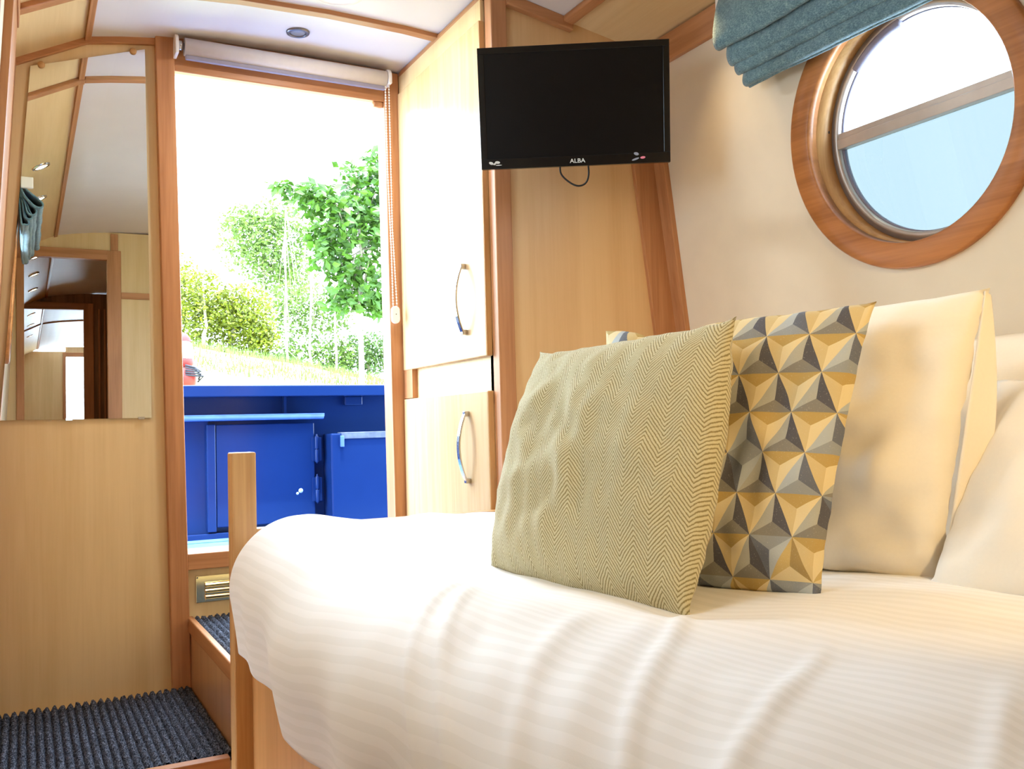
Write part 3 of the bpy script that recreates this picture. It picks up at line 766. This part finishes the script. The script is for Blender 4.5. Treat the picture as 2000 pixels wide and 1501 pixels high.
roman(1, 'teal roman blind folded up above the round window'); roman(-1, 'teal roman blind on the left wall, seen only in the mirror')

# ------------------------------------------------------------------ lights in the ceiling
def downlight(x, y, lit, label, group, r=.035):
    z = cz(x); dzdx = (cz(x+.02)-cz(x-.02))/.04; ax = Vector((dzdx, 0, -1)).normalized()
    t = thing('downlight', (x, y, z-.004), label, 'light', group)
    c = (x, y, z)
    obj('bezel', MB().lathe([(r*.66, 0), (r*.66, .005), (r*.74, .007), (r*.95, .005), (r, 0)], c, ax, 32), 'greyring' if not lit else 'chrome', t)
    obj('lens', MB().lathe([(0, .0032), (r*.62, .0032), (r*.66, .001)], c, ax, 24), 'lens' if lit else 'offlens', t)
    if lit:
        l = bpy.data.lights.new('downlight_beam', 'SPOT'); l.energy = SPOT; l.color = (1, .70, .34); l.spot_size = 1.5; l.spot_blend = .8; l.shadow_soft_size = .02
        lo = bpy.data.objects.new('downlight_beam', l); COL.objects.link(lo); lo.location = (x, y, z-.012+H)
    return t
downlight(.690, 2.53, False, 'unlit grey downlight in the white ceiling above the doorway blind', None, .033)
for y, wh in ((1.50, 'first'), (.97, 'second')):
    downlight(.062, y, True, 'lit warm downlight over the left wall, %s back from the mirror' % wh, 'lit downlights along the cabin')
ORD = ('first', 'second', 'third', 'fourth', 'fifth', 'sixth')
for i, y in enumerate((-.47, -1.1, -1.77, -3.2, -4.0, -5.0)):
    downlight(.062, y, True, 'small warm downlight beyond the reflected doorway in the mirror, %s in the row' % ORD[i], 'lit downlights far back')
for y in (1.72, .97):      # the matching row over the pillows, its fittings outside the picture
    l = bpy.data.lights.new('downlight_beam', 'SPOT'); l.energy = SPOT; l.color = (1, .70, .34); l.spot_size = 1.5; l.spot_blend = .8; l.shadow_soft_size = .02
    lo = bpy.data.objects.new('downlight_beam', l); COL.objects.link(lo); lo.location = (1.42, y, cz(1.42)-.012+H)
vn = thing('ceiling_lamp', (.715, 2.242, 1.12), 'round white ceiling lamp cut off by the top picture edge', 'light')
obj('rim', MB().lathe([(.050, 0), (.050, .010), (.058, .014), (.070, .010), (.074, 0)], (.715, 2.242, 1.131), (0, 0, -1), 40), 'white', vn)
obj('diffuser', MB().lathe([(0, .008), (.046, .007), (.050, .002)], (.715, 2.242, 1.131), (0, 0, -1), 32), 'coollens', vn)
ll = bpy.data.lights.new('ceiling_lamp_glow', 'AREA'); ll.shape = 'DISK'; ll.size = .09; ll.energy = CEIL; ll.color = (.92, .97, 1.0)
llo = bpy.data.objects.new('ceiling_lamp_glow', ll); COL.objects.link(llo); llo.location = (.715, 2.242, 1.115+H)

# ------------------------------------------------------------------ outside: painted well deck
S('floor_deck', box(-.4, 2.4, 2.80, 4.1, -.46, -.425), 'bluedeck')
bl = thing('deck_bulwark', (1.0, 3.95, -.43), 'blue painted steel bulwark with flat capping beyond the doorway', 'bulwark')
obj('back_plate', box(-.3, 2.4, 3.925, 3.95, -.44, .17), 'blue', bl)
obj('capping', box(-.3, 2.4, 3.80, 4.00, .150, .196), 'blue', bl, bevel=.004)
obj('stiffener', box(.975, .985, 3.89, 3.926, .075, .152), 'blue', bl)
gb = MB().box(1.245, 1.325, 3.90, 3.926, .112, .150); obj('gusset', gb, 'blue', bl, bevel=.004)
lk = thing('deck_locker', (.7, 3.88, -.43), 'blue painted locker with hinged door and worn ledge', 'locker')
obj('ledge', MB().tube([(-.25, 3.835, .064), (1.128, 3.835, .064)], .011, 10).box(-.25, 1.132, 3.83, 3.925, .064, .078), 'blueworn', lk, bevel=.002)
obj('front_panel', box(-.25, .665, 3.895, 3.925, -.40, .055), 'blue', lk)
obj('door_stile', box(.655, .690, 3.868, 3.925, -.395, .040), 'blue', lk, bevel=.004)
dd = obj('door', box(.692, 1.098, 3.872, 3.905, -.378, .038), 'blue', lk, bevel=.004)
for z in (-.075, -.245):
    hb = MB().tube([(1.106, 3.866, z-.055), (1.106, 3.866, z-.002)], .0085, 10).tube([(1.106, 3.866, z+.002), (1.106, 3.866, z+.055)], .0085, 10).tube([(1.106, 3.866, z-.06), (1.106, 3.866, z+.064)], .004, 8).box(1.085, 1.127, 3.868, 3.873, z-.05, z+.05)
    obj('hinge', hb, 'blue', dd, bevel=.001)
for x, z, r_ in ((1.036, -.247, .010), (1.022, -.258, .006), (.80, -.30, .007)):
    obj('paint_chip', MB().lathe([(0, .0008), (r_, .0004), (r_, 0)], (x, 3.872, z), (0, -1, 0), 9), 'chip', dd)
obj('plinth', box(-.25, 1.16, 3.87, 3.925, -.44, -.40), 'blue', lk, bevel=.003)
obj('kick_ledge', box(-.25, 1.16, 3.78, 3.87, -.435, -.422), 'bluedeck', lk)
bb = thing('corner_box', (1.45, 3.75, -.43), 'plain blue box with grey strip on top beside the hinged locker', 'locker')
obj('body', box(1.150, 1.75, 3.80, 3.925, -.43, -.010), 'blue', bb, bevel=.006)
obj('top_strip', box(1.195, 1.75, 3.795, 3.86, -.034, -.006), 'greystrip', bb, bevel=.002)
obj('latch', box(1.188, 1.204, 3.790, 3.80, -.068, -.020), 'blueworn', bb, bevel=.002)
fd = thing('striped_fender', (.80, 5.2, .30), 'red and white rounded bundle with navy stripes at the left doorpost, on the bank', 'fender')
fx = .752; fy = 5.2
obj('body', MB().lathe([(0, .20), (.035, .19), (.058, .15), (.066, .09), (.056, .04), (0, .02)], (fx, fy, .335), (0, 0, 1), 20), 'white', fd)
obj('red_top', MB().lathe([(0, .222), (.03, .212), (.050, .186), (.054, .168)], (fx, fy, .335), (0, 0, 1), 18), 'red', fd)
obj('red_band', MB().lathe([(.052, .03), (.064, .045), (.064, .075), (.060, .08)], (fx, fy, .335), (0, 0, 1), 18), 'red', fd)
obj('red_base', MB().lathe([(.0, .03), (.06, .025), (.080, -.02), (.074, -.07), (0, -.075)], (fx, fy, .335), (0, 0, 1), 18), 'red', fd)
for i in range(5):
    obj('stripe', MB().tube([(fx+.01, fy-.075, .372-.013*i), (fx+.055+.012*i, fy-.075, .360-.012*i), (fx+.095-.004*i, fy-.04, .340-.014*i)], .0055, 6), 'navy', fd)

# ------------------------------------------------------------------ outside: bank and trees
def gz(x, y):
    q = min(max(x/max(y, .1), -.3), 1.0)
    rr_ = .117-.175*min(max(q, .05), .40)
    k = min(max((y-4.2)/6, 0), 1)
    return min(y, 11)*(.0+rr_*k)+.02+.03*noise.noise(Vector((x*1.3, y*1.3, 0)))*k if y < 11 else gz_far(x, y, rr_)
def gz_far(x, y, rr_): return 11*rr_+.02+(y-11)*.05
gm = MB(); gm.grid(90, 90, lambda s, t: (-8+24*s, 4.15+26*t**1.5, gz(-8+24*s, 4.15+26*t**1.5)), True)
S('ground', gm, 'grass')
gr = MB(); rg = random.Random(12)
for i in range(2600):
    y = rg.uniform(8.5, 11.3); x = y*rg.uniform(.15, .40); z = gz(x, y); h_ = rg.uniform(.04, .13); a = rg.uniform(0, PI); wv = .006
    gr.add([(x-wv*math.cos(a), y-wv*math.sin(a), z), (x+wv*math.cos(a), y+wv*math.sin(a), z), (x+rg.uniform(-.03, .03), y+rg.uniform(-.03, .03), z+h_)], [(0, 1, 2)])
obj('long_grass', gr, 'leafp', None, label='pale sunlit grass along the top of the bank', cat='grass', kind='stuff')

def leaves(mb, c, rad, n, size, rr_, droop=.3, fill=.5):
    for i in range(n):
        d_ = Vector((rr_.gauss(0, 1), rr_.gauss(0, 1), rr_.gauss(0, 1))).normalized()*(rr_.random()**fill)
        p_ = Vector((c[0]+d_.x*rad[0], c[1]+d_.y*rad[1], c[2]+d_.z*rad[2]))
        ax = Vector((rr_.gauss(0, 1), rr_.gauss(0, 1), rr_.gauss(0, .6)-droop)).normalized()
        sd = ax.orthogonal().normalized(); sd.rotate(Matrix.Rotation(rr_.uniform(0, 6.28), 3, ax)); nn = ax.cross(sd)
        L = size*rr_.uniform(.7, 1.3); w_ = L*.27
        a = p_; b_ = p_+ax*L*.45+sd*w_+nn*L*.08; e = p_+ax*L; g_ = p_+ax*L*.45-sd*w_+nn*L*.08
        mb.add([a, b_, e, g_], [(0, 1, 2), (0, 2, 3)])
def tree(name, label, base, h_, trunk_r, clumps, leaf, mat, seed, cat='tree', group=None, trunk=True, lean_=0.0, n_br=10):
    rr_ = random.Random(seed); bx_, by_ = base; bz_ = gz(bx_, by_)-.05
    t = thing(name, (bx_, by_, bz_), label, cat, group)
    if trunk:
        pts = [(bx_+lean_*k/8+.02*rr_.uniform(-1, 1), by_+.02*rr_.uniform(-1, 1), bz_+h_*k/8) for k in range(9)]
        tm = MB().tube(pts, [trunk_r*(1-.75*k/8) for k in range(9)], 8)
        obj('trunk', tm, 'bark', t)
        br = MB()
        for i in range(n_br):
            c, rad = clumps[i % len(clumps)][:2]; k = rr_.randint(3, 7); p0_ = Vector(pts[k])
            tgt = Vector((c[0]+rr_.uniform(-.7, .7)*rad[0], c[1]+rr_.uniform(-.7, .7)*rad[1], c[2]+rr_.uniform(-.4, .9)*rad[2]))
            mid = p0_.lerp(tgt, .5)+Vector((0, 0, .05)); br.tube([p0_, mid, tgt], [trunk_r*.32, trunk_r*.2, trunk_r*.07], 5)
        obj('branches', br, 'bark', t)
    fm_ = MB()
    for c, rad, n in clumps: leaves(fm_, c, rad, n, leaf, rr_)
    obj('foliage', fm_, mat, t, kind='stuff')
    return t
# young tree with a pale straight trunk
tree('young_tree', 'young tree with slim pale trunk and large drooping green leaves', (2.71, 8.00), 2.2, .030,
     [((2.70, 8.00, 1.40), (0.30, 0.27, 0.30), 445), ((2.66, 8.00, 1.91), (0.47, 0.43, 0.30), 837), ((2.79, 8.00, 2.30), (0.30, 0.27, 0.22), 310), ((2.29, 8.00, 2.09), (0.25, 0.22, 0.13), 229), ((2.06, 8.00, 2.17), (0.14, 0.13, 0.06), 54),
      ((2.42, 8.00, 1.62), (0.20, 0.18, 0.25), 202), ((3.06, 8.00, 1.85), (0.35, 0.31, 0.55), 675), ((2.95, 8.00, 2.51), (0.20, 0.18, 0.15), 94), ((2.54, 8.00, 1.16), (0.15, 0.13, 0.13), 108), ((2.87, 8.00, 1.17), (0.17, 0.16, 0.15), 175)],
     .095, 'leafg', 5, n_br=26)
tree('bush', 'round yellow-green bush lowest on the left of the bank', (1.99, 11.80), 1.0, .03, [((1.93, 12.00, 1.60), (0.45, 0.40, 0.52), 3740), ((1.84, 12.00, 1.08), (0.30, 0.27, 0.22), 850), ((1.74, 12.30, 1.89), (0.31, 0.28, 0.46), 1190)], .052, 'leafy', 8, 'bush', n_br=5)
tree('bush', 'broad yellow-green bush right of the rounder one, with bare stems below', (2.36, 12.00), 1.1, .04, [((2.47, 12.00, 1.49), (0.46, 0.42, 0.45), 4420), ((2.68, 11.80, 1.21), (0.25, 0.22, 0.25), 1190), ((2.27, 12.00, 1.02), (0.37, 0.34, 0.18), 850)], .052, 'leafy', 9, 'bush', n_br=6)
tree('bush', 'low dark green shrub at the foot of the slim trunks', (2.95, 11.60), .5, .02, [((2.90, 11.80, 0.87), (0.29, 0.26, 0.18), 1530), ((3.21, 11.60, 0.77), (0.22, 0.20, 0.12), 680), ((2.65, 12.00, 0.93), (0.22, 0.20, 0.13), 595)], .052, 'leafd', 10, 'bush', n_br=3)
tree('tall_tree', 'tall airy pale green tree behind the yellow bushes', (3.48, 15.00), 4.2, .028, [((3.35, 15.00, 3.03), (0.65, 0.59, 0.56), 2210), ((3.68, 15.00, 3.48), (0.47, 0.42, 0.37), 1020), ((3.84, 15.00, 2.56), (0.56, 0.50, 0.56), 1870), ((3.11, 15.00, 3.43), (0.37, 0.34, 0.28), 510), ((4.19, 15.00, 3.18), (0.28, 0.25, 0.37), 425)], .075, 'leafp', 11, n_br=14)
tree('slim_tree', 'slim bare-stemmed tree behind the young one, left of the three', (3.18, 12.50), 2.6, .019, [((3.27, 12.80, 1.68), (0.26, 0.23, 0.48), 800), ((3.33, 12.80, 1.10), (0.24, 0.22, 0.24), 420)], .06, 'leafp', 21, 'tree', 'slim trees on the bank', n_br=12)
tree('slim_tree', 'slim bare-stemmed tree behind the young one, middle of the three', (3.52, 12.50), 2.6, .019, [((3.62, 12.80, 1.69), (0.26, 0.23, 0.48), 800), ((3.68, 12.80, 1.11), (0.24, 0.22, 0.24), 420)], .06, 'leafp', 22, 'tree', 'slim trees on the bank', n_br=12)
tree('slim_tree', 'slim bare-stemmed tree behind the young one, right of the three', (3.86, 12.50), 2.6, .019, [((3.97, 12.80, 1.70), (0.26, 0.23, 0.48), 800), ((4.03, 12.80, 1.11), (0.24, 0.22, 0.24), 420)], .06, 'leafp', 23, 'tree', 'slim trees on the bank', n_br=12)
tree('bush', 'dense mid green hedge bush behind the young trunk on the right', (4.52, 13.00), .8, .03, [((4.52, 13.00, 1.13), (0.49, 0.44, 0.37), 2550), ((3.98, 13.00, 0.90), (0.32, 0.29, 0.18), 850), ((5.09, 13.00, 1.14), (0.41, 0.36, 0.41), 1190)], .055, 'leafd', 14, 'bush', n_br=4)
